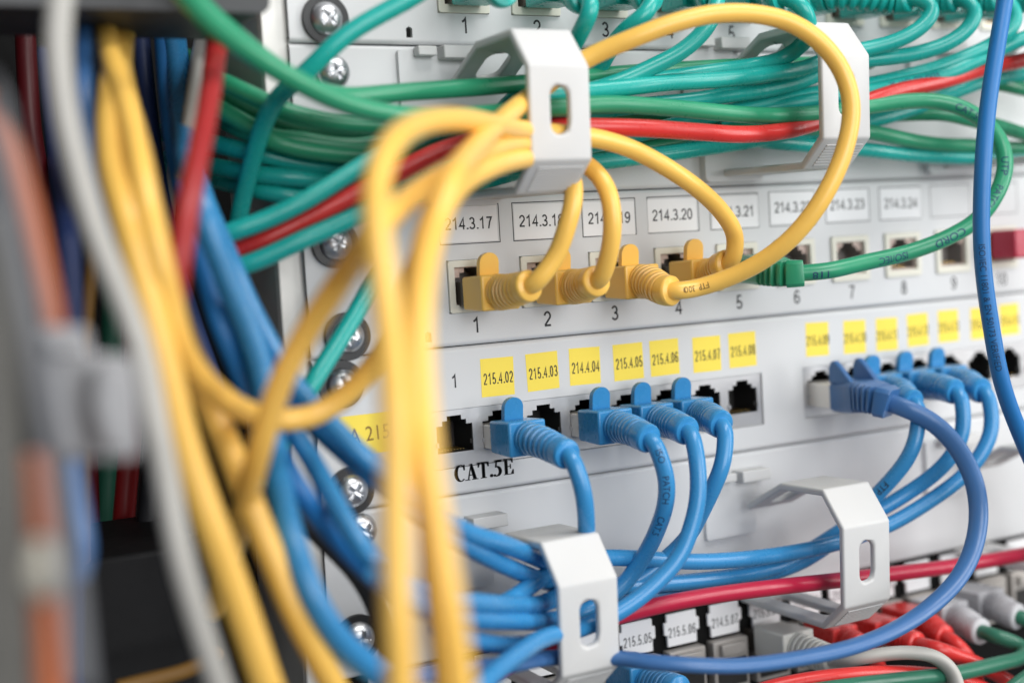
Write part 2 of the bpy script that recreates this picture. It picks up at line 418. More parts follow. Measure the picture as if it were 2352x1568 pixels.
def data_panel():
    z0 = -44.45
    root = empty('patch_bay', (XL, 0, z0), 'light grey CAT.5E patch panel with blue plugs and yellow tape labels', 'patch panel')
    blocks = [35.5, 178.3]
    holes = [[(b, -36.2), (b+125.0, -36.2), (b+125.0, -18.6), (b, -18.6)] for b in blocks]
    faceplate(z0+.15, -.15, holes, root, M['panel'])
    for b in blocks:
        ps = [b+8.4+15.5*k for k in range(8)]
        outs = [jack_outline(x, -26.6, 12.0, 8.6) for x in ps]
        mb = MB(); mb.prism([(b+.15, -36.05), (b+124.85, -36.05), (b+124.85, -18.75), (b+.15, -18.75)], frame_at(.5), .8, outs)
        bl = mb.build('jack_block', M['shield'], root)
        for x, o in zip(ps, outs):
            cb = MB(); cavity(cb, o, 1.25, 12); cb.build('socket', M['cavity'], bl)
            pb = MB()
            for k in range(8): pb.box(x-3.9+k*1.02, x-3.6+k*1.02, 2.0, 8, -31.0, -30.75)
            pb.build('contacts', M['pin'], bl)
            sb = MB(); sb.box(x-6.4, x-5.7, -.1, 2, -29.5, -28.2); sb.box(x+5.7, x+6.4, -.1, 2, -29.5, -28.2); sb.build('shield_spring', M['shield'], bl)
    flat_text('1', 4.0, 44.6, -10.2, -.03, root, M['ink'], .8, name='number')
    tapes = [(59.2, '215.4.02', -10.3), (75.05, '215.4.03', -10.1), (90.5, '214.4.04', -9.9), (106.9, '215.4.05', -10.0), (121.0, '215.4.06', -9.9), (138.0, '215.4.07', -10.3), (152.8, '215.4.08', -10.1),
             (185.5, '215.4.09', -9.3), (202.6, '215.4.10', -9.9), (217.8, '215.4.11', -10.2), (232.9, '215.4.12', -9.8), (248.2, '215.4.13', -9.6), (264.8, '215.4.14', -9.9), (280.1, '215.4.15', -9.6)]
    for x, t, z in tapes:
        r = random.uniform(-.03, .03); ca, sa = math.cos(r), math.sin(r); w = 5.7 if x < 170 else 5.1
        pb = MB(); pb.add([(x+a*ca-c*sa, -.06, z+a*sa+c*ca) for a, c in ((-w, -5.8), (w, -5.8), (w, 5.8), (-w, 5.8))], [(0, 1, 2, 3)])
        lb = pb.build('tape_label', M['tape'], root); lb['label'] = 'square yellow tape label printed ' + t
        flat_text(t, 3.5, x+.25, z-.35, -.1, lb, M['ink'], .58, .006, r+.01)
    pb = MB(); pb.add([(7.0, -.06, -28.5), (24.5, -.06, -28.5), (24.5, -.06, -16.9), (7.0, -.06, -16.9)], [(0, 1, 2, 3)])
    lb = pb.build('tape_label', M['tape'], root); lb['label'] = 'yellow tape label printed A 21 at the panel edge'
    flat_text('A 215', 4.2, 16.2, -22.6, -.1, lb, M['gink'], .85, 0, .03)
    serif_text(52.6, -40.4, 4.9, root)
    return root
data_panel()

# ------------------------------------------------------------------ cable organisers
def ring_mesh(x0, z0, root, nm='cable_ring'):
    """hooked ring: lead-in, top arm, chamfers, front plate, bottom arm - one bent strip with slots"""
    prof = [(4.8, 1.5), (23.0, 10.6), (43.5, 11.0), (52.0, 0.0), (51.0, -25.0), (41.0, -33.4), (-1.0, -32.6)]
    w, t = 19.0, 2.3
    P = [Vector((h, z)) for h, z in prof]
    N = []
    def nrm(a, b): d = (b-a).normalized(); return Vector((d.y, -d.x))
    inner = []
    for i, p in enumerate(P):
        ns = []
        if i > 0: ns.append(nrm(P[i-1], p))
        if i < len(P)-1: ns.append(nrm(p, P[i+1]))
        if len(ns) == 1: off = ns[0]*t
        else:
            b = (ns[0]+ns[1]).normalized(); off = b*(t/max(.3, b.dot(ns[0])))
        inner.append(p+off)
    mb = MB()
    slots = {0: (.22, .90, 3.9), 3: (.20, .74, 3.0), 5: (.10, .82, 3.4)}
    c = (P[2]+P[5])/2
    if (inner[3]-c).length > (P[3]-c).length: inner = [2*p-q for p, q in zip(P, inner)]
    for i in range(len(P)-1):
        a, b = P[i], P[i+1]; ai, bi = inner[i], inner[i+1]
        L = (b-a).length
        loops = [[(0, 0), (1, 0), (1, w), (0, w)]]
        if i in slots:
            s0, s1, hw = slots[i]; r = hw; rs = r/L; o = []
            for cx, a0 in ((s1-rs, -90), (s0+rs, 90)):
                for k in range(9):
                    an = math.radians(a0+180*k/8); o.append((cx+rs*math.cos(an), w/2+r*math.sin(an)))
            loops.append(o)
        tri = tessellate_polygon([[Vector((q[0]*L, q[1], 0)) for q in l] for l in loops])
        flat = [q for l in loops for q in l]; n = len(flat)
        def pos(A, B, q):
            m = A.lerp(B, q[0]); return (x0+q[1], -m.x, z0+m.y)
        v = [pos(a, b, q) for q in flat]+[pos(ai, bi, q) for q in flat]
        f = [tuple(tt) for tt in tri]+[tuple(k+n for k in reversed(tt)) for tt in tri]
        f += [(0, 1, 1+n, n), (2, 3, 3+n, 2+n)]
        if i == 0: f.append((3, 0, n, 3+n))
        if i == len(P)-2: f.append((1, 2, 2+n, 1+n))
        if len(loops) > 1:
            m = len(loops[1])
            for k in range(m):
                k2 = (k+1) % m; f.append((4+k, 4+k2, 4+k2+n, 4+k+n))
        mb.add(v, f)
    ob = mb.build(nm, M['ring'], root, bevel=.75, seg=4, angle=30, weld=True)
    ob.modifiers['bevel'].use_clamp_overlap = False
    # grip ribs on the lower chamfer
    rb = MB(); a, b = P[4], P[5]; d = (b-a).normalized(); nn = Vector((-d.y, d.x))
    if nn.dot(a-c) < 0: nn = -nn
    for k in range(8):
        q = a.lerp(b, .22+.09*k); u0, u1 = q-d*.32, q+d*.32
        v = []
        for x in (x0+3.0, x0+w-1.5):
            for g in (u0-nn*.3, u1-nn*.3, u1+nn*.35, u0+nn*.35): v.append((x, -g.x, z0+g.y))
        rb.add(v, [(0, 1, 2, 3), (7, 6, 5, 4), (0, 4, 5, 1), (1, 5, 6, 2), (2, 6, 7, 3), (3, 7, 4, 0)])
    rb.build('grip_ribs', M['ring'], ob)
    return ob

def organiser(label, z0, z1, ringz, xs):
    root = empty('cable_organiser', (XL, 0, z0), label, 'cable organiser')
    faceplate(z0+.15, z1-.15, [], root, M['plate'], y=.6)
    for x, rz in zip(xs, ringz):
        bb = MB(); bz1 = rz+11.5; bz0 = rz-9.5
        bb.prism(roundrect(x-13.5, x+7.5, bz0, bz1, 1.0), frame_at(-1.0), 1.7)
        bp = bb.build('ring_base', M['plate'], root, bevel=.35)
        if z0 > 0:
            gb = MB(); gb.prism(roundrect(x-7.5, x+16.5, rz-34.4, rz-21.0, 2.2), frame_at(-2.4), 2.9); gb.build('ring_foot', M['plate'], root, bevel=.6)
        ring_mesh(x, rz, root)
        tb = MB(); tb.box(x-8.6, x-2.6, -4.6, -1.0, rz+9.4, rz+12.2); tb.box(x-.8, x+11.0, -5.6, .6, rz+8.6, rz+12.4)
        tb.build('latch_tab', M['ring'], root, bevel=.35)
    if z0 > 0:
        eb = MB(); eb.prism([(-8.5, 44.9), (38, 44.9), (38, 60.0), (-8.5, 63.5)], frame_at(-.6), 2.2); eb.build('added_dark_plate', M['dark'], root, bevel=.3)  # black plate added to darken the organiser and rail edge under the bundle
    return root
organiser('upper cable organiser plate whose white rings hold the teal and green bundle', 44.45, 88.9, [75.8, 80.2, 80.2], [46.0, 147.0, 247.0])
organiser('lower cable organiser plate whose white rings hold the light blue cables', -93.0, -44.45, [-63.4, -62.4, -62.4], [46.0, 147.0, 247.0])

# ------------------------------------------------------------------ keystone panel at the bottom
def keystone_panel():
    root = empty('keystone_bay', (XL, 0, -140), 'black keystone jack panel along the bottom with white labels like 215.5.05', 'patch panel')
    mb = MB(); mb.box(XL, XR, 1.5, 4.0, -139.0, -93.6); mb.build('faceplate', M['dark'], root)
    texts = {-1: '214.5.04', 0: '215.5.05', 1: '215.5.06', 2: '214.5.07', 3: '215.5.08', 4: '215.5.09', 5: '215.5.10', 6: '215.5.11'}
    for k in range(-5, 18):
        x = 104.5+17.6*k
        kb = MB(); kb.box(x-7.2, x+7.2, -3.0, 1.4, -122.5, -105.6); kb.box(x-5.0, x+5.0, -5.0, -3.0, -110.5, -106.5)
        kj = kb.build('keystone_jack', M['nickel'], root, bevel=.5)
        cb = MB(); cb.box(x-6.0, x+6.0, -3.15, -3.0, -121.0, -112.0); cb.build('socket', M['cavity'], kj)
        pb = MB(); zt = -93.9
        pb.prism([(x-5.9, zt-10.6), (x+5.9, zt-10.6), (x+5.9, zt-6.6), (x+7.0, zt-6.6), (x+7.0, zt-2.6), (x+5.9, zt-2.6), (x+5.9, zt), (x-5.9, zt), (x-5.9, zt-2.6), (x-7.0, zt-2.6), (x-7.0, zt-6.6), (x-5.9, zt-6.6)], frame_at(-.2), 1.0)
        lb = pb.build('label_plate', M['paper'], root, bevel=.2)
        if k in texts: flat_text(texts[k], 3.3, x, zt-6.0, -.25, lb, M['ink'], .66, .004)
    return root
keystone_panel()

# ------------------------------------------------------------------ rack cabinet (rail, dark inside), screws
cab = empty('rack_cabinet', (-10, 0, -300), 'open rack cabinet with pale mounting rail and black interior', 'rack cabinet')
b = MB(); b.box(-7.2, 1.8, 2.4, 4.4, -300, 300); b.box(-7.2, -5.2, 4.41, 40, -300, 300); b.build('mounting_rail', M['rail'], cab, bevel=.5)
b = MB(); b.box(-900, 900, 190, 194, -500, 500); b.build('rear_wall', M['dark'], cab)
b = MB(); b.box(-330, -326, -60, 189, -500, 500); b.build('side_wall', M['dark'], cab)
q0 = D(400, 26, 44); q1 = D(622, 20, 44)
b = MB(); b.prism(roundrect(-300, q1.x, 0, 60, 3), (Vector((0, -44, q0.z)), FACE[1], FACE[2], FACE[3]), 40); b.build('cross_beam', M['duct'], cab, bevel=.8)
p = D(215, 1285, -10); q = D(372, 1285, -10)
b = MB(); b.box(p.x-14, q.x+14, 10, 70, p.z-70, p.z); b.build('lower_trunking', M['charcoal'], cab, bevel=1.5)

def screw(x, z, root, washer=True):
    h0 = 0.0
    y = -.2
    hb = MB(); R = 4.9
    prof = [(R, 0), (R*.99, -.9), (R*.92, -1.9), (R*.75, -2.8), (R*.5, -3.4), (R*.26, -3.65)]
    n = 72; rot = random.uniform(0, 1.5); rings = 16
    rr = [R*(1-(k/rings)**1.25) for k in range(rings)]+[0.05]
    v = []; f = []
    for r in rr:
        q = r/R; d = -3.7*math.sqrt(max(0, 1-q*q*.98))+.5
        for k in range(n):
            a = 2*math.pi*k/n; u, w = r*math.cos(a-rot), r*math.sin(a-rot)
            dd = d
            if min(abs(u), abs(w)) < .52 and max(abs(u), abs(w)) < 2.5: dd += 1.5*(1-max(abs(u), abs(w))/3.4)
            v.append((x+r*math.cos(a), y+dd-1.2, z+r*math.sin(a)))
    for i in range(len(rr)-1):
        for k in range(n):
            f.append((i*n+k, i*n+(k+1) % n, (i+1)*n+(k+1) % n, (i+1)*n+k))
    f.append(tuple(range((len(rr)-1)*n, len(rr)*n)))
    hb.add(v, f, True)
    s = hb.build('screw', M['screw'], root)
    s.data.set_sharp_from_angle(angle=math.radians(42))
    if washer:
        wb = MB(); n = 44
        out = [(x+6.9*math.cos(2*math.pi*k/n), z+6.9*math.sin(2*math.pi*k/n)) for k in range(n)]
        inn = [(x+4.2*math.cos(2*math.pi*k/n), z+4.2*math.sin(2*math.pi*k/n)) for k in range(n)]
        wb.prism(out, frame_at(y-1.3), 1.2, [inn]); wb.build('washer', M['washer'], s, bevel=.4)
    return s
panels = [o for o in COL.objects if o.parent is None and o.name.startswith(('patch_bay', 'cable_organiser', 'keystone_bay'))]
byz = {round(o.location.z*1000, 1): o for o in panels}
screw(10.8, 95.4, byz[88.9]); screw(12.0, 80.6, byz[44.4] if 44.4 in byz else panels[3], False)
org_up = [o for o in panels if o.name.startswith('cable_organiser') and o.location.z > 0][0]
org_lo = [o for o in panels if o.name.startswith('cable_organiser') and o.location.z < 0][0]
voice = byz[0.0]; data = [o for o in panels if abs(o.location.z+.04445) < 1e-6][0]; key = [o for o in panels if o.name.startswith('keystone_bay')][0]
screw(11.0, 5.9, voice); screw(9.0, 32.5, voice); screw(8.2, -7.6, data); screw(9.0, -38.3, data); screw(11.0, -50.0, org_lo, False); screw(8.0, -81, org_lo)

# ------------------------------------------------------------------ cables
def look(p): return CAM-p
def ctrl(pts): return [D(*q) if not isinstance(q, Vector) else q for q in pts]

def ribbed_boot(mb, path, r0, r1, ribs, first=.12, last=.82, depth=1.0):
    """round strain relief: swept radius with grooves"""
    L = [0.0]
    for i in range(1, len(path)): L.append(L[-1]+(path[i]-path[i-1]).length)
    R = []
    for s in L:
        t = s/L[-1]; r = r0+(r1-r0)*t
        if first < t < last:
            u = (t-first)/(last-first)*ribs; w = abs((u % 1)-.5)*2
            r -= depth*max(0, min(1, (w-.5)/.2))
        if t > .97: r -= (t-.97)/.03*.35
        R.append(r)
    mb.tube(path, R, 28)

def boot_dir(nxt, tip, k=.8):
    return (Vector((0, -1, 0))*k+(nxt-tip).normalized()*(1-k)).normalized()

def plug(root, port, tip, nxt, m, body0, body1, zoff=0.0, w=12.6, hgt=10.4, metal='shell', tab=True, ribs=6, r0=5.2, r1=4.4):
    """RJ45 plug with latch-tab boot standing out of port=(x,z); tip = end of the strain relief"""
    x, z = port; z += zoff
    pb = MB(); pb.box(x-5.6, x+5.6, -body0-1, 4.0, z-3.9, z+3.4); pb.build('plug_body', M[metal], root, bevel=.3)
    bb = MB()
    # slightly tapered moulded body
    v = []
    for hh, ww, hg in ((body0, w*.94, hgt*.92), (body1, w, hgt)):
        for a, c in ((-1, -1), (1, -1), (1, 1), (-1, 1)): v.append((x+a*ww/2, -hh, z+c*hg/2))
    bb.add(v, [(3, 2, 1, 0), (4, 5, 6, 7), (0, 1, 5, 4), (1, 2, 6, 5), (2, 3, 7, 6), (3, 0, 4, 7)])
    body = bb.build('plug_boot', M[m], root, bevel=.7, seg=3)
    s = Vector((x, -body1+1.2, z)); d = boot_dir(nxt, tip)
    L = (tip-s).length
    path = []
    for k in range(91):
        t = k/90; a = s; bq = s+Vector((0, -L*.45, 0)); cq = tip-d*(L*.3)
        path.append(a*((1-t)**3)+bq*(3*t*(1-t)**2)+cq*(3*t*t*(1-t))+tip*t**3)
    rb = MB(); ribbed_boot(rb, path, r0, r1, ribs); rb.build('strain_relief', M[m], body)
    if tab:
        hm = body0+(body1-body0)*(.42 if body0 > 4.5 or m == 'yellow' else .3)
        o = [(-3.2, 0)]+[(3.2*math.cos(a), 4.0+3.0*math.sin(a)) for a in [math.pi-math.pi*k/12 for k in range(13)]]+[(3.2, 0)]
        tb = MB(); tb.prism(o, (Vector((x, -hm-1.0, z+hgt/2-.5)), Vector((1, 0, 0)), Vector((0, -.12, 1)).normalized(), Vector((0, 1, 0))), 2.0)
        tb.build('latch_tab', M[m], body, bevel=.4, seg=3)
    return path

def fin_plug(root, port, tip, nxt, m, metal_to, body1, zoff=0.0, fins=True, k=1.0):
    ks = k
    """slim rectangular snagless boot with two guard fins and ladder ribs"""
    x, z = port; z += zoff
    pb = MB(); pb.box(x-5.8, x+5.8, -metal_to-1, 4.0, z-4.0, z+4.0); pb.build('plug_body', M['shell'], root, bevel=.3)
    s = Vector((x, -metal_to, z)); d = (nxt-tip).normalized(); L = (tip-s).length
    n = 60; pts = []
    for k in range(n+1):
        t = k/n; bq = s+Vector((0, -L*.5, 0)); cq = tip-d*(L*.3)
        pts.append(s*((1-t)**3)+bq*(3*t*(1-t)**2)+cq*(3*t*t*(1-t))+tip*t**3)
    bb = MB(); v = []; f = []
    tb = (body1-metal_to)/L
    for k, p in enumerate(pts):
        t = k/n; tg = (pts[min(k+1, n)]-pts[max(k-1, 0)]).normalized(); up = Vector((0, 0, 1)); sd = tg.cross(up).normalized(); up = sd.cross(tg)
        hw = 6.4 if t < tb else 6.4-(t-tb)/(1-tb)*1.9; hh = 5.2 if t < tb else 5.2-(t-tb)/(1-tb)*1.0
        if tb+.06 < t < .86:
            u = (t-tb-.06)/(.80-tb)*5
            if (u % 1) > .5: hw -= 1.6; hh -= 1.1
        if t >= .86: hw += .5; hh += .5
        hw *= ks; hh *= ks
        for a, c in ((-1, -.75), (-.8, -1), (.8, -1), (1, -.75), (1, .75), (.8, 1), (-.8, 1), (-1, .75)): v.append(p+sd*(a*hw)+up*(c*hh))
    for k in range(n):
        for q in range(8): f.append((k*8+q, k*8+(q+1) % 8, (k+1)*8+(q+1) % 8, (k+1)*8+q))
    f.append(tuple(range(8))); f.append(tuple(n*8+q for q in range(8)))
    bb.add(v, f); body = bb.build('plug_boot', M[m], root, bevel=.25, seg=2)
    for sx in (-1, 1) if fins else ():
        fb = MB(); hh = 5.0
        o = [(0, 0), (0, 5.4), (1.2, 7.4), (3.0, 7.8), (4.6, 6.6), (11.5, 0)]
        fb.prism(o, (Vector((x+sx*5.4-1.1, -metal_to+.2, z+hh-.4)), Vector((0, -1, 0)), Vector((0, 0, 1)), Vector((1, 0, 0))), 2.2)
        fb.build('guard_fin', M[m], body, bevel=.6, seg=3)

GT = 'cables in the upper bundle'; GB = 'light blue cables in the lower bundle'; GY = 'yellow cables looped through the upper left ring'
def cable(label, color, pts, d=5.0, group=None, ell=None, up=None, name='patch_cable', plugged=None, text=(), cat='cable', step=1.0):
    """plugged: (kind, port, tip(Dx,Dy,h), dict) adds a plug at the FIRST end"""
    C = ctrl(pts)
    if plugged:
        kind, port, tip, kw = plugged
        tp = D(*tip); nxt = C[0]
        root = empty(name, (port[0], 0, port[1]), label, cat, group)
        if kind == 'fin': fin_plug(root, port, tp, nxt, color, **kw)
        else: plug(root, port, tp, nxt, kw.pop('m', color), **kw)
        dv = boot_dir(nxt, tp) if kind != 'fin' else (nxt-tp).normalized()
        if kind != 'fin':
            while len(C) > 2 and (C[0]-tp).length < 6: C.pop(0)
        C = [tp-dv*4.0, tp-dv*.5, tp+dv*1.6]+C
        sp = spline(C, step); mb = MB(); mb.tube(sp, d/2, 20, ell=ell, up=up); mb.build('jacket', M[color], root)
    else:
        sp = spline(C, step); mb = MB(); mb.tube(sp, d/2, 20, ell=ell, up=up); root = mb.build(name, M[color], None)
        finish(root, label, cat, group)
    for t in text:
        tx, size, at, flip, sx, ink = t[:6]
        rot = t[6] if len(t) > 6 else 0.0
        def fc(p, rot=rot):
            n = look(p).normalized()
            return (n+Vector((0, 0, 1))*rot).normalized()
        wrap_text(tx, size, sp, d/2, D(*at), fc, root, M[ink], flip, sx)
    return root

VP = lambda k: (52.9+24.85*(k-1), 18.0)          # ports of the yellow row
TP = lambda k: (55.2+24.85*(k-1), 106.1)         # ports of the top row
DP = lambda k: (43.6+15.5*(k-1), -27.2) if k < 9 else (186.7+15.5*(k-9), -27.2)

# ---- yellow, plugged into the numbered row
YK = dict(body0=4, body1=17, ribs=6, r0=5.4, r1=4.5, metal='clear')
cable('yellow patch cable from jack 1, its cord rising in front of label 214.3.18', 'yellow',
      [(1240,640,36),(1276,590,39),(1302,520,42),(1318,455,43),(1312,400,40),(1280,365,37),(1230,362,44),(1185,368,54),(1120,388,74),(1058,425,92),(1005,500,106),(962,600,108),(925,705,92),(880,805,82),(810,893,76),(730,950,74),(660,965,75),(600,958,78),(538,932,82),(482,888,87),(441,838,91),(413,778,94),(392,700,95),(373,620,96),(353,530,95),(335,450,92),(320,370,86),(302,290,74),(280,210,58),(256,130,38),(242,50,12),(236,-40,-14)],
      d=5.3, group=GY, plugged=('boot', VP(1), (1218,656,34), dict(YK, zoff=-2.3)))
cable('yellow patch cable from jack 2, its cord hooking upward across label 214.3.19', 'yellow',
      [(1383,628,37),(1402,570,41),(1407,500,43),(1397,440,42),(1366,392,38),(1320,362,34),(1262,340,42),(1190,330,50),(1110,350,72),(1020,402,96),(935,458,112),(860,530,126),(785,640,108),(706,760,100),(640,890,97),(597,1030,94),(568,1140,84),(536,1250,66),(490,1400,40)],
      d=5.3, group=GY, plugged=('boot', VP(2), (1372,645,34), dict(YK, zoff=-2.3)))
cable('yellow patch cable from jack 3 making the big loop before the upper right ring', 'yellow',
      [(1590,664,37),(1655,645,42),(1740,606,50),(1820,545,58),(1890,455,64),(1940,345,67),(1956,245,68),(1935,165,67),(1885,98,66),(1815,52,64),(1730,32,62),(1635,33,60),(1545,54,57),(1450,90,52),(1365,126,46),(1290,170,42),(1235,212,42),(1195,240,47),(1140,288,66),(1085,345,92),(1035,420,122),(1002,510,128),(974,620,140),(962,750,150),(966,900,158),(978,1050,164),(1002,1200,166),(1030,1380,168),(1056,1570,168),(1072,1720,168)],
      d=5.3, group=GY, plugged=('boot', VP(3), (1545,668,35), dict(YK, zoff=-2.3)),
      text=[('FTP  300', 2.1, (1598,657,37), True, .9, 'gink', .0)])
cable('yellow patch cable from jack 4 sweeping up left into the upper left ring', 'yellow',
      [(1694,588,36),(1690,545,36),(1668,500,38),(1620,448,41),(1540,390,43),(1450,342,42),(1370,318,44),(1290,308,45.5),(1240,303,45),(1190,298,52),(1120,284,72),(1040,274,92),(955,288,112),(893,340,130),(864,425,138),(866,530,146),(880,640,152),(896,780,158),(906,930,162),(908,1100,164),(909,1250,166),(913,1400,168),(921,1570,168),(928,1720,168)],
      d=5.3, group=GY, plugged=('boot', VP(4), (1672,607,32), dict(YK, zoff=-1.9)))
cable('green patch cable from jack 5 looping right around the deep blue hanging cable', 'green',
      [(1900,622,40),(1985,603,42),(2085,580,44),(2180,544,48),(2250,500,52),(2297,430,54),(2310,375,53),(2298,325,50),(2262,280,46),(2205,246,42),(2140,232,38),(2070,234,36),(1985,246,34),(1870,262,34),(1750,266,34),(1600,254,34),(1500,245,34),(1400,240,35),(1290,246,36),(1190,255,36),(1100,265,40),(1000,270,43),(900,263,46),(795,238,50),(685,188,55),(565,115,60),(470,40,66),(395,-50,72),(330,-150,76)],
      d=5.2, plugged=('fin', VP(5), (1842,627,36), dict(metal_to=4, body1=16, zoff=-1.0, fins=False, k=.86)),
      text=[('ISO/IEC', 2.7, (2040,598,43), True, 1.05, 'bink', -.25), ('118', 2.7, (1885,632,40), True, 1.1, 'bink', -.5), ('CORD', 2.8, (2178,548,48), True, 1.15, 'bink', -.25), ('UTP', 2.7, (2313,385,54), True, 1.1, 'bink', .0), ('PATCH', 2.6, (2285,470,53), True, .9, 'bink', .0), ('CAT.5', 2.6, (2215,250,42), True, 1.0, 'bink', .0)])

cable('slimmer yellow strand hanging between the two blurred vertical yellow cables', 'yellow',
      [(1310,356,30),(1250,350,38),(1190,350,48),(1110,372,68),(1040,425,90),(988,505,108),(960,610,120),(946,750,128),(952,900,134),(970,1050,138),(990,1200,140),(1006,1380,140),(1024,1570,140),(1036,1720,140)], d=4.6, group=GY)

# ---- light blue, plugged into the CAT.5E row
BK = dict(body0=4, body1=16.8, ribs=6, r0=5.0, r1=4.3, zoff=-.4)
cable('light blue cable from second socket, dropping beside CAT.5E into the lower left ring', 'blue',
      [(1318,1068,42),(1338,1120,43),(1346,1180,42),(1346,1240,38),(1335,1300,34),(1300,1355,32),(1250,1384,36),(1180,1388,50),(1097,1384,66),(1000,1370,80),(915,1335,84),(857,1290,86),(810,1226,82),(762,1140,74),(712,1050,64),(656,960,56),(606,860,48),(556,740,40),(510,610,32),(470,500,18),(436,380,6),(418,250,-16),(404,90,-34)], group=GB,
      plugged=('boot', DP(2), (1304,1044,39), dict(BK)))
cable('light blue cable from fourth socket with PATCH lettering on its hanging bend', 'blue',
      [(1512,1045,42),(1530,1095,43),(1530,1150,42),(1514,1205,38),(1486,1265,33),(1450,1320,30),(1400,1372,29),(1330,1410,30),(1250,1425,38),(1170,1424,52),(1097,1420,64),(1010,1405,76),(930,1370,86),(860,1310,92)], group=GB,
      plugged=('boot', DP(4), (1492,1008,40), dict(BK)), text=[('ISO', 2.3, (1512,1045,42), False, .9, 'bink', .2), ('PATCH', 2.3, (1532,1120,43), False, .9, 'bink', .0), ('CAT.5', 2.3, (1515,1205,40), False, .9, 'bink', .0)])
cable('light blue cable from fifth socket crossing diagonally over the crimson cable', 'blue',
      [(1593,1020,43),(1603,1075,46),(1602,1150,47),(1588,1210,47),(1560,1278,47),(1500,1345,46),(1425,1402,45),(1340,1440,44),(1255,1462,52),(1182,1508,68),(1107,1572,86),(1040,1650,98)], group=GB,
      plugged=('boot', DP(5), (1580,990,40), dict(BK)))
cable('light blue cable from sixth socket, rightmost of the four hanging boots, tucked behind', 'blue',
      [(1666,1020,42),(1660,1065,43),(1638,1120,41),(1610,1178,37),(1580,1232,32),(1530,1282,28),(1460,1332,26),(1390,1358,25),(1310,1350,26),(1250,1334,30),(1160,1299,40),(1082,1259,52),(1000,1210,64),(925,1150,68),(850,1090,66),(770,1020,58),(700,950,50),(640,860,44),(580,740,38),(524,610,28),(478,500,18),(440,380,-4),(420,250,-26),(404,90,-44)], group=GB,
      plugged=('boot', DP(6), (1658,975,39), dict(BK)))
cable('light blue cable from tenth socket, foremost drop right of the lower right ring, marked FTP', 'blue',
      [(2110,965,40),(2103,1010,42),(2080,1060,40),(2045,1103,36),(2005,1145,31),(1925,1232,24),(1850,1285,22),(1771,1315,21),(1703,1328,20),(1600,1345,20),(1500,1368,22),(1400,1395,24),(1320,1440,26),(1240,1470,34),(1160,1480,48),(1090,1470,60),(1000,1440,72)], group=GB,
      plugged=('boot', DP(10), (2100,925,38), dict(BK)), text=[('FTP', 2.5, (2028,1120,34), False, 1.0, 'ink', .1)])
cable('light blue cable from eleventh socket, middle of the three drops at right', 'blue',
      [(2213,935,42),(2212,985,43),(2190,1040,42),(2150,1085,39),(2095,1125,34),(2030,1165,30),(1960,1200,26),(1890,1245,22),(1800,1296,22),(1731,1315,23),(1611,1332,25),(1519,1340,26),(1430,1345,27),(1340,1322,28),(1255,1290,30),(1200,1266,38),(1140,1243,48),(1082,1226,56),(1000,1180,66),(925,1125,70),(850,1062,70),(766,981,66),(690,900,60),(628,806,54),(574,702,46),(526,590,38),(480,480,24),(444,370,12),(424,240,-12),(408,80,-34)], group=GB,
      plugged=('boot', DP(11), (2196,900,39), dict(BK)))
cable('light blue cable from twelfth socket, outermost of the three drops at right', 'blue',
      [(2272,930,42),(2278,980,44),(2258,1035,44),(2215,1090,42),(2140,1147,38),(2046,1203,34),(1985,1226,32),(1925,1246,30),(1828,1267,28),(1720,1282,28),(1600,1289,28),(1499,1284,28),(1394,1280,28),(1310,1290,28),(1240,1330,32),(1180,1372,44),(1110,1405,58),(1020,1410,72),(930,1380,84)], group=GB,
      plugged=('boot', DP(12), (2258,898,39), dict(BK)))
cable('periwinkle blue flattened cable with guard-fin plug hanging in a wide arc at right', 'peri',
      [(2080,938,42),(2140,968,46),(2195,1022,52),(2236,1100,58),(2248,1175,62),(2238,1250,66),(2205,1322,70),(2140,1390,72),(2050,1448,74),(1950,1487,74),(1830,1512,72),(1700,1528,70),(1580,1526,66),(1480,1518,58),(1420,1510,50),(1340,1508,44),(1257,1510,44),(1180,1524,54),(1107,1534,66),(1000,1545,78),(900,1560,90)],
      d=5.0, ell=(1.22, .82), plugged=('fin', (186.7, -27.2), (2048,926,38), dict(metal_to=11, body1=20, zoff=-1.0)))

# ---- other cables of the lower part
cable('crimson red cable running level through both lower rings', 'crimson',
      [(2480,1245,30),(2352,1272,31),(2200,1298,32),(2050,1317,34),(1925,1332,36),(1780,1348,38),(1640,1366,39),(1520,1388,40),(1440,1408,40),(1370,1428,40),(1310,1452,36),(1240,1490,30),(1150,1540,26),(1050,1600,24)], d=5.0)
cable('deep blue cable hanging down the right edge, printed EN 50173 VERIFIED', 'deep',
      [(2350,-520,60),(2345,-330,64),(2330,-160,69),(2308,0,71),(2290,110,73),(2270,240,75),(2258,380,77),(2254,510,77),(2259,620,77),(2276,745,77),(2302,880,77),(2345,1000,75),(2400,1120,73),(2480,1240,71)], d=5.0,
      text=[('ISO/IEC 11801 & EN 50173 VERIFIED', 2.15, (2266,705,77), False, .92, 'bink', .0)])

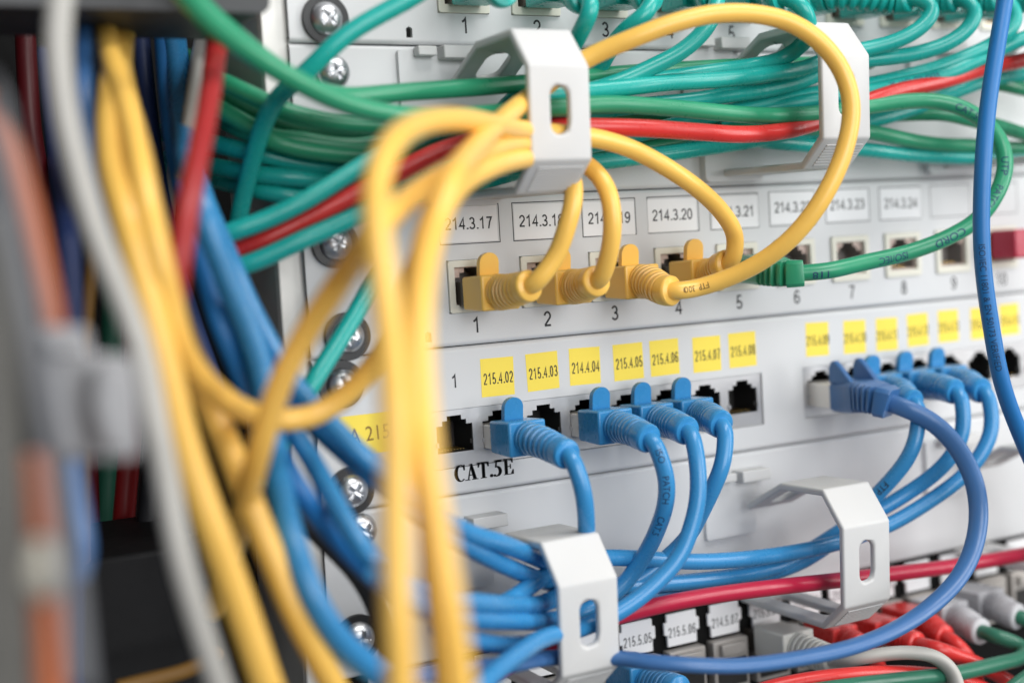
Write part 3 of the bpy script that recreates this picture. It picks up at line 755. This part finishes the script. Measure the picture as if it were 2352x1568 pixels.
# ---- teal and green bundle through the upper rings
def top_cable(label, k, tip, pts, **kw):
    tip = (tip[0]+8, tip[1]+17, tip[2])
    return cable(label, 'teal', pts, group=GT, plugged=('boot', TP(k), tip, dict(body0=4, body1=17, ribs=7, r0=5.4, r1=4.6, metal='clear', zoff=-1.4)), **kw)
top_cable('teal cable plugged into top jack 1, crossing down left over the upper screw', 1, (1150,-40,34),
      [(1160,-80,40),(1130,-110,44),(1060,-80,44),(1000,-40,42),(931,3,40),(867,37,38),(800,77,36),(750,120,34),(709,161,31),(668,196,27),(632,232,22),(600,300,14),(572,400,6),(551,487,0),(540,580,-6),(535,660,-10)])
top_cable('teal cable plugged into top jack 2, curling behind the top of the upper left ring', 2, (1335,-22,34),
      [(1362,-8,38),(1357,25,40),(1338,65,36),(1313,110,28),(1270,155,22),(1215,197,18),(1180,228,18),(1130,280,20),(1080,340,24),(1020,402,26),(960,440,28),(900,462,29),(830,490,30),(760,522,30),(690,553,30),(620,586,28),(560,610,26),(500,625,22)])
top_cable('teal cable plugged into top jack 3, dropping beneath the yellow loop', 3, (1486,-22,34),
      [(1502,4,38),(1482,34,38),(1440,65,34),(1400,115,26),(1374,163,20),(1340,205,18),(1290,240,16),(1230,262,16),(1190,275,16),(1100,300,14),(1000,335,10),(880,376,8),(780,386,7),(690,377,6),(608,357,4),(548,343,0),(494,331,-8),(430,318,-20),(350,300,-60)])
top_cable('teal cable plugged into top jack 4, slanting down left behind the yellow loop', 4, (1632,-28,33),
      [(1650,2,37),(1638,38,38),(1608,82,37),(1560,122,35),(1510,148,33),(1455,174,31),(1405,194,30),(1350,210,29),(1290,224,28),(1230,240,27),(1180,256,26),(1120,275,26),(1050,285,26),(950,318,28),(854,366,30),(815,391,30),(755,429,30),(680,472,30),(605,507,28),(530,533,26),(470,555,22)])
top_cable('teal cable plugged into top jack 5, its thick boot bending down above the ring', 5, (1790,-22,38),
      [(1825,-4,42),(1850,24,44),(1858,60,42),(1850,95,34),(1800,134,28),(1713,154,26),(1600,170,25),(1500,186,24),(1400,203,23),(1300,218,22),(1200,240,22)])
top_cable('teal cable plugged into top jack 6, first glossy bend right of the upper right ring', 6, (2085,-20,36),
      [(2126,-6,40),(2144,18,42),(2131,48,42),(2087,82,40),(2030,104,36),(1985,114,33),(1920,128,31),(1845,158,30),(1780,168,30),(1669,182,31),(1532,190,32),(1449,200,33),(1364,208,33),(1290,215,33),(1200,228,32)])
top_cable('teal cable plugged into top jack 7, second glossy bend right of the upper right ring', 7, (2190,-20,38),
      [(2225,-4,42),(2242,28,44),(2222,68,43),(2170,103,40),(2105,123,36),(2040,133,33),(1985,138,30),(1920,150,27),(1863,178,25),(1757,207,24),(1669,218,24),(1599,230,24),(1500,240,23),(1400,250,22),(1300,262,21),(1200,290,20)])
top_cable('teal cable plugged into top jack 8, third bend running behind the deep blue cable', 8, (2290,-20,38),
      [(2330,0,42),(2335,40,43),(2310,80,42),(2272,106,38),(2210,134,35),(2153,156,32),(2070,178,30),(1999,194,28),(1930,206,25),(1863,216,22),(1757,238,20),(1650,262,19),(1500,300,18),(1400,325,17),(1300,345,16)])
top_cable('teal cable plugged into top jack 9 with faint lettering right of the ring', 9, (2380,-20,38),
      [(2420,10,44),(2410,60,44),(2352,88,42),(2300,112,38),(2240,140,36),(2160,174,34),(2080,192,32),(1999,209,30),(1930,222,28),(1863,232,24),(1757,250,20),(1650,280,16)],
      text=[('VERIFIED CAT 5E', 2.3, (2090,188,32), False, .95, 'bink', .15)])
cable('teal cable sagging lowest behind the upper right ring toward the right edge', 'teal',
      [(2440,150,18),(2352,172,20),(2265,186,22),(2190,213,22),(2109,246,21),(1999,278,20),(1870,300,19),(1788,313,19),(1690,329,19),(1600,343,19),(1490,358,20),(1375,372,22),(1280,378,22),(1200,382,22),(1100,392,18),(1000,410,14),(880,428,10),(755,420,8),(680,409,8),(599,402,4),(530,391,-6),(470,378,-20),(390,360,-60)], group=GT)
cable('dark teal cable lying under the green strand at right, level with the grip ribs', 'teal',
      [(2440,348,14),(2352,356,15),(2241,362,16),(2109,357,17),(1986,344,18),(1863,334,18),(1779,326,18),(1690,318,18),(1600,325,16),(1500,348,14),(1400,362,12),(1300,370,10),(1200,392,8),(1000,440,8),(800,462,8),(662,450,6),(599,438,2),(520,420,-16),(440,400,-45),(370,380,-80)], group=GT)
cable('green cable arching over the dark teal one at right of the upper right ring', 'green',
      [(2440,334,16),(2352,340,17),(2241,335,18),(2170,333,19),(2109,326,20),(2050,314,21),(1995,303,22),(1930,296,22),(1870,293,22),(1780,296,20),(1690,300,18),(1600,318,16),(1500,338,14),(1400,350,12),(1300,345,12),(1200,335,12),(1100,325,12),(1000,318,12),(900,322,12),(830,337,12),(755,334,12),(690,322,11),(632,318,10),(569,287,6),(503,250,0),(455,218,-40),(425,190,-140)], group=GT)
cable('green cable along the top of the bundle, ending under the lettered teal strand', 'green',
      [(2000,142,14),(1900,146,15),(1780,150,17),(1690,153,18),(1559,160,19),(1470,166,20),(1391,173,21),(1290,184,22),(1190,193,24),(1060,203,26),(940,211,28),(860,218,30),(800,222,32),(720,206,36),(640,160,40),(560,100,44),(470,20,48),(400,-60,52)], group=GT)
cable('green cable fading behind the deep blue cable at the far right', 'green',
      [(2480,335,18),(2420,322,20),(2352,308,22),(2295,290,24),(2241,278,26),(2170,262,24),(2090,262,18),(1990,268,16),(1870,277,14),(1600,272,13),(1400,262,14),(1190,276,16),(1000,296,18),(905,290,19),(830,289,19),(740,277,18),(662,258,16),(596,228,12),(515,190,4),(460,160,-30),(430,130,-130)], group=GT)
cable('short green cable end showing right of the deep blue cable under the red strand', 'green',
      [(2480,225,16),(2420,216,18),(2352,206,20),(2300,194,20),(2230,185,16),(2150,190,12),(2060,210,8)], group=GT)
cable('red cable woven through the teal bundle and both upper rings', 'red',
      [(2500,95,26),(2420,118,28),(2352,138,30),(2265,157,32),(2164,187,34),(2046,214,34),(1960,246,33),(1870,284,33),(1788,303,35),(1700,309,37),(1600,303,38),(1465,294,38),(1364,292,36),(1280,290,32),(1190,302,30),(1110,318,34),(1030,342,33),(970,366,32),(934,386,31),(832,436,30),(740,485,28),(680,516,26),(605,552,24),(533,581,20),(470,605,16)], d=5.2)
cable('green cable lowest of the green strands at left, just above the black gap', 'green',
      [(1190,290,12),(1100,305,14),(1000,325,15),(900,352,15),(830,358,14),(755,352,13),(690,342,12),(620,322,10),(560,300,2),(505,272,-14),(460,250,-80)], group=GT)
cable('dark green cable half hidden between the two upper green strands at left', 'dgreen',
      [(1190,265,10),(1000,285,10),(900,308,10),(830,312,9),(755,304,9),(690,292,8),(620,268,6),(560,240,0),(505,212,-14),(460,190,-80)], group=GT)
cable('teal cable left of the lower screws, passing behind the yellow arc', 'teal',
      [(880,610,20),(855,650,22),(828,700,24),(790,765,26),(752,825,28),(715,885,30),(690,930,30),(650,1010,28),(600,1100,20)], d=5.0)
# ---- left side, hanging cables in the dark
cable('thick-looking light blue cable sweeping from under the red one to the bottom', 'blue',
      [(392,20,-40),(406,140,-26),(422,290,10),(438,390,44),(464,480,56),(524,640,58),(578,780,58),(608,890,58),(626,1000,62),(641,1110,72),(668,1235,84),(710,1355,90),(768,1455,90),(848,1530,86),(940,1590,80)], d=6.2)
cable('light blue cable behind the left yellow bundle, shade put into its colour', 'deep',  # deep blue in place of light blue paints in the shade
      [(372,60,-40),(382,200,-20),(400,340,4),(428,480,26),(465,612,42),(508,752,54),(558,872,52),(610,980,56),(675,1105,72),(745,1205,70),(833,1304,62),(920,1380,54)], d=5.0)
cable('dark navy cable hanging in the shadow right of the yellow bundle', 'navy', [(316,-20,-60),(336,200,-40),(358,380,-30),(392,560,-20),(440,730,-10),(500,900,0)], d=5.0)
cable('black cable curving behind the light blue sweep near the lower screws', 'black', [(640,1120,40),(700,1195,44),(755,1250,46),(805,1300,46),(848,1362,44),(880,1450,40),(900,1560,36)], d=5.0)
cable('red cable hanging slanted at left in front of the blue cable', 'shaded_red',
      [(520,-60,-30),(510,10,6),(502,70,32),(492,150,50),(474,265,66),(450,385,80),(428,500,88),(408,630,90),(390,760,84),(370,880,70)], d=5.0)
cable('short white cable glimpsed behind the slanted red one', 'grey', [(474,40,-90),(458,120,-30),(444,230,10),(432,330,20),(420,430,18)], d=4.6)
cable('dull grey cable in the gap left of the slanted red one', 'grey', [(412,300,-50),(400,380,-50),(386,500,-48),(376,640,-46),(370,740,-44)], d=4.0)
cable('red cable hanging at the upper left, deep shadow put into its colour', 'deep_shade_red', [(54,-40,-90),(62,160,-84),(74,320,-78),(98,440,-74),(130,560,-70),(160,700,-70),(190,900,-74),(204,1150,-80),(210,1700,-80)], d=6.5)
cable('pale grey cable curving down the left side beside the yellow bundle', 'grey',
      [(152,-140,100),(138,0,102),(132,110,104),(148,260,106),(182,405,108),(222,540,110),(268,655,112),(312,770,114),(340,880,116),(358,980,118),(378,1080,118),(412,1270,120),(448,1400,120),(480,1500,120),(520,1620,120)], d=4.9)
cable('periwinkle cable glimpsed between the pale grey and yellow cables', 'peri', [(190,-30,0),(190,60,16),(191,120,28),(196,230,38),(208,330,40),(232,430,40),(262,540,38)], d=5.0)
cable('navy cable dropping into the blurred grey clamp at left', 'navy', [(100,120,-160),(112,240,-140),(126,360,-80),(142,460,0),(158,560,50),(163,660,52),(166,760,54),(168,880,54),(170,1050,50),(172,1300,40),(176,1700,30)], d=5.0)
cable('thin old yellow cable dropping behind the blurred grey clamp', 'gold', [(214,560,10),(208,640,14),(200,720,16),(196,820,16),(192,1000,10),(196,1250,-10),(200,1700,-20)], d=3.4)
cable('orange cable at the left edge dropping into the blurred grey clamp', 'orange', [(-110,120,110),(-40,220,120),(14,310,126),(50,420,130),(80,540,132),(104,650,134),(122,745,134),(132,860,132),(128,960,130)], d=3.8)
cable('orange cable below the beige knob at the lower left corner', 'orange', [(76,1040,150),(82,1120,150),(92,1220,150),(100,1330,150),(104,1440,150),(108,1570,150),(112,1700,150)], d=5.6)
cable('yellow cable emerging under the long yellow arc and running to the bottom edge', 'yellow',
      [(262,-40,-20),(266,60,0),(280,170,20),(300,290,46),(322,420,62),(346,540,70),(372,660,72),(402,770,72),(446,870,70),(492,955,72),(534,1050,78),(566,1135,82),(602,1225,84),(638,1310,86),(676,1400,88),(740,1525,88),(800,1640,86)], d=6.2)
cable('thick yellow cable falling straight along the pale grey one to the bottom edge', 'yellow',
      [(286,-40,-20),(282,50,0),(272,130,26),(260,210,50),(256,300,68),(264,390,80),(282,460,88),(302,530,92),(330,640,94),(357,750,96),(380,850,97),(404,960,97),(430,1050,97),(486,1210,98),(529,1330,98),(568,1440,98),(608,1560,98),(655,1690,96)], d=6.9)
cable('dim red cable hanging in the black opening under the grey clamp', 'shaded_red', [(322,560,-80),(318,700,-80),(310,860,-80),(300,1000,-80),(292,1100,-80),(284,1190,-80),(276,1290,-82),(270,1360,-84)], d=7.0)
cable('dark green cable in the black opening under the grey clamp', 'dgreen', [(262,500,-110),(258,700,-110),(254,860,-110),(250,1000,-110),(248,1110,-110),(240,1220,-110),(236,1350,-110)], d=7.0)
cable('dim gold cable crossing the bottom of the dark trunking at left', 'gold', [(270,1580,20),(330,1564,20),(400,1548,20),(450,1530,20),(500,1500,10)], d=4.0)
cable('dark grey cable in the black opening beside the pale grey one', 'black', [(352,560,-60),(358,760,-60),(356,1000,-60),(348,1110,-60),(336,1230,-60),(318,1350,-62)], d=7.0)
cable('small pale blue cable bend beside the grey bar at lower left', 'peri', [(166,1060,110),(178,1150,112),(190,1220,114),(196,1270,114),(186,1320,112)], d=3.6)

# ---- blurred things at the left edge
def from_view(name, outline, h, depth, m, label, cat, bevel=1.0):
    pts = [D(x, y, h) for x, y in outline]
    mb = MB(); mb.prism([(p.x, p.z) for p in pts], frame_at(-h), depth)
    o = mb.build(name, M[m], None, bevel=bevel); finish(o, label, cat); return o
from_view('support_bar', [(-30, 160), (8, 240), (62, 520), (112, 760), (150, 1000), (182, 1290), (212, 1600), (160, 1600), (132, 1300), (98, 1000), (58, 760), (10, 540), (-40, 300)], 196, 4, 'bar', 'slim pale grey bar running slantwise down the left edge', 'bar')
cl = empty('cable_clamp', D(220, 900, 150), 'blurred grey stepped cable clamp left of the yellow bundle', 'clamp')
def clamp_part(name, outline, h, depth):
    pts = [D(x, y, h) for x, y in outline]; mb = MB(); mb.prism([(p.x, p.z) for p in pts], frame_at(-h), depth); return mb.build(name, M['clamp'], cl, bevel=1.2, seg=3)
clamp_part('back_plate', [(88, 752), (204, 752), (212, 812), (306, 818), (322, 900), (326, 1050), (190, 1056), (150, 1040), (112, 900)], 146, 6)
clamp_part('raised_block', [(222, 836), (300, 838), (312, 1000), (290, 1046), (236, 1030), (214, 940)], 153, 6.5)
clamp_part('top_lug', [(112, 770), (196, 768), (200, 815), (118, 815)], 152, 5.5)
pp = D(20, 1000, 176)
b = MB(); t0, t1 = D(10, 480, 176), D(34, 1650, 176)
b.prism([(t0.x-9, t0.z), (t0.x+1.4, t0.z), (t1.x+3.0, t1.z), (t1.x-9, t1.z)], frame_at(-176), 10); o = b.build('rack_post', M['post'], None, bevel=1.2)
finish(o, 'out of focus weathered grey post at the lower left edge', 'post')
k = D(100, 1305, 172); b = MB(); n = 28
prof = [(0.1, -5.2), (2.4, -5.0), (3.6, -4.0), (4.0, -2.5), (4.0, 3.0)]
v = []; f = []
for r, dd in prof:
    for q in range(n): v.append((k.x+r*math.cos(2*math.pi*q/n), k.y+dd, k.z+r*math.sin(2*math.pi*q/n)))
for i in range(len(prof)-1):
    for q in range(n): f.append((i*n+q, i*n+(q+1) % n, (i+1)*n+(q+1) % n, (i+1)*n+q))
b.add(v, f, True); o = b.build('knob', M['knob'], None); finish(o, 'round beige knob between the orange cables at lower left', 'knob')

# ---- keystone plugs and cables at lower right
KK = dict(body0=4, body1=20, ribs=6, r0=5.4, r1=4.6, metal='clear', tab=False, w=13, hgt=11)
def KP(x, y, h=20):
    p = D(x, y, h); return (p.x, p.z)
cable('grey flat cable with off-white boot at the bottom, bending over the green cable', 'grey',
      [(1968,1512,46),(2040,1500,52),(2100,1498,56),(2150,1508,58),(2186,1540,60),(2200,1590,62),(2204,1660,62)], d=5.4, ell=(.8, 1.25),
      plugged=('boot', KP(1836, 1488), (1918,1516,36), dict(KK, m='boot_white')))
cable('red cable with booted plug under the lower right ring, passing beneath the periwinkle arc', 'red', [(2150,1488,44),(2200,1506,46),(2250,1526,48),(2310,1560,50),(2380,1610,50)], d=5.0, plugged=('boot', KP(2040, 1452), (2108,1478,36), dict(KK, w=11, hgt=8.4, r0=4.7, r1=4.0)))
cable('red cable from the red boot nearest the grey boots', 'red', [(2198,1480,38),(2222,1506,40),(2240,1545,42),(2250,1600,42)], d=5.0, plugged=('boot', KP(2122, 1430), (2172,1462,32), dict(KK, w=11, hgt=8.4, r0=4.7, r1=4.0)))
cable('red cable whose plug peeks out just beside the off-white boot', 'red', [(2000,1500,30),(2020,1530,30),(2030,1590,30)], d=5.0, plugged=('boot', KP(1925, 1462, 16), (1975,1482,28), dict(KK, w=11, hgt=8.4, r0=4.7, r1=4.0)))
cable('dark green cable with light grey boot bending back along the bottom at right', 'dgreen', [(2285,1460,42),(2330,1474,46),(2358,1492,50),(2345,1510,52),(2290,1524,54),(2200,1545,56),(2080,1560,58),(1960,1574,58),(1840,1592,58),(1700,1620,58)], d=5.0, plugged=('boot', KP(2196, 1420), (2255,1450,36), dict(KK, m='boot_grey')))
cable('green cable with light grey boot at the far right edge', 'dgreen', [(2385,1432,40),(2430,1450,42),(2500,1490,44)], d=5.0, plugged=('boot', KP(2280, 1390), (2340,1416,36), dict(KK, m='boot_grey')))
cable('bright red cable along the bottom edge at right', 'red', [(1640,1640,46),(1740,1590,48),(1840,1565,50),(1940,1552,52),(2040,1546,53),(2110,1548,54),(2200,1560,54),(2300,1600,54)], d=5.2)
cable('blue booted cable at the bottom edge right of the lower left ring', 'blue', [(1600,1600,40),(1640,1650,44),(1660,1720,46)], d=5.0, plugged=('boot', KP(1490, 1566), (1562,1586,36), dict(KK)))
cable('green cable at the lower right corner', 'dgreen', [(2300,1600,62),(2352,1560,62),(2420,1520,60),(2500,1500,58)], d=5.0)

dp = empty('dust_plug', (276.6, 0, 18), 'red plug cap in the tenth jack, right of the deep blue cable', 'plug cap')
b = MB(); b.box(270.2, 283.0, -13.0, -1.2, 13.6, 24.2); b.build('cap_body', M['crimson'], dp, bevel=.8, seg=3)
b = MB(); b.box(271.4, 281.8, -1.19, 4.0, 15.0, 23.0); b.build('insert', M['cavity'], dp, bevel=.3)
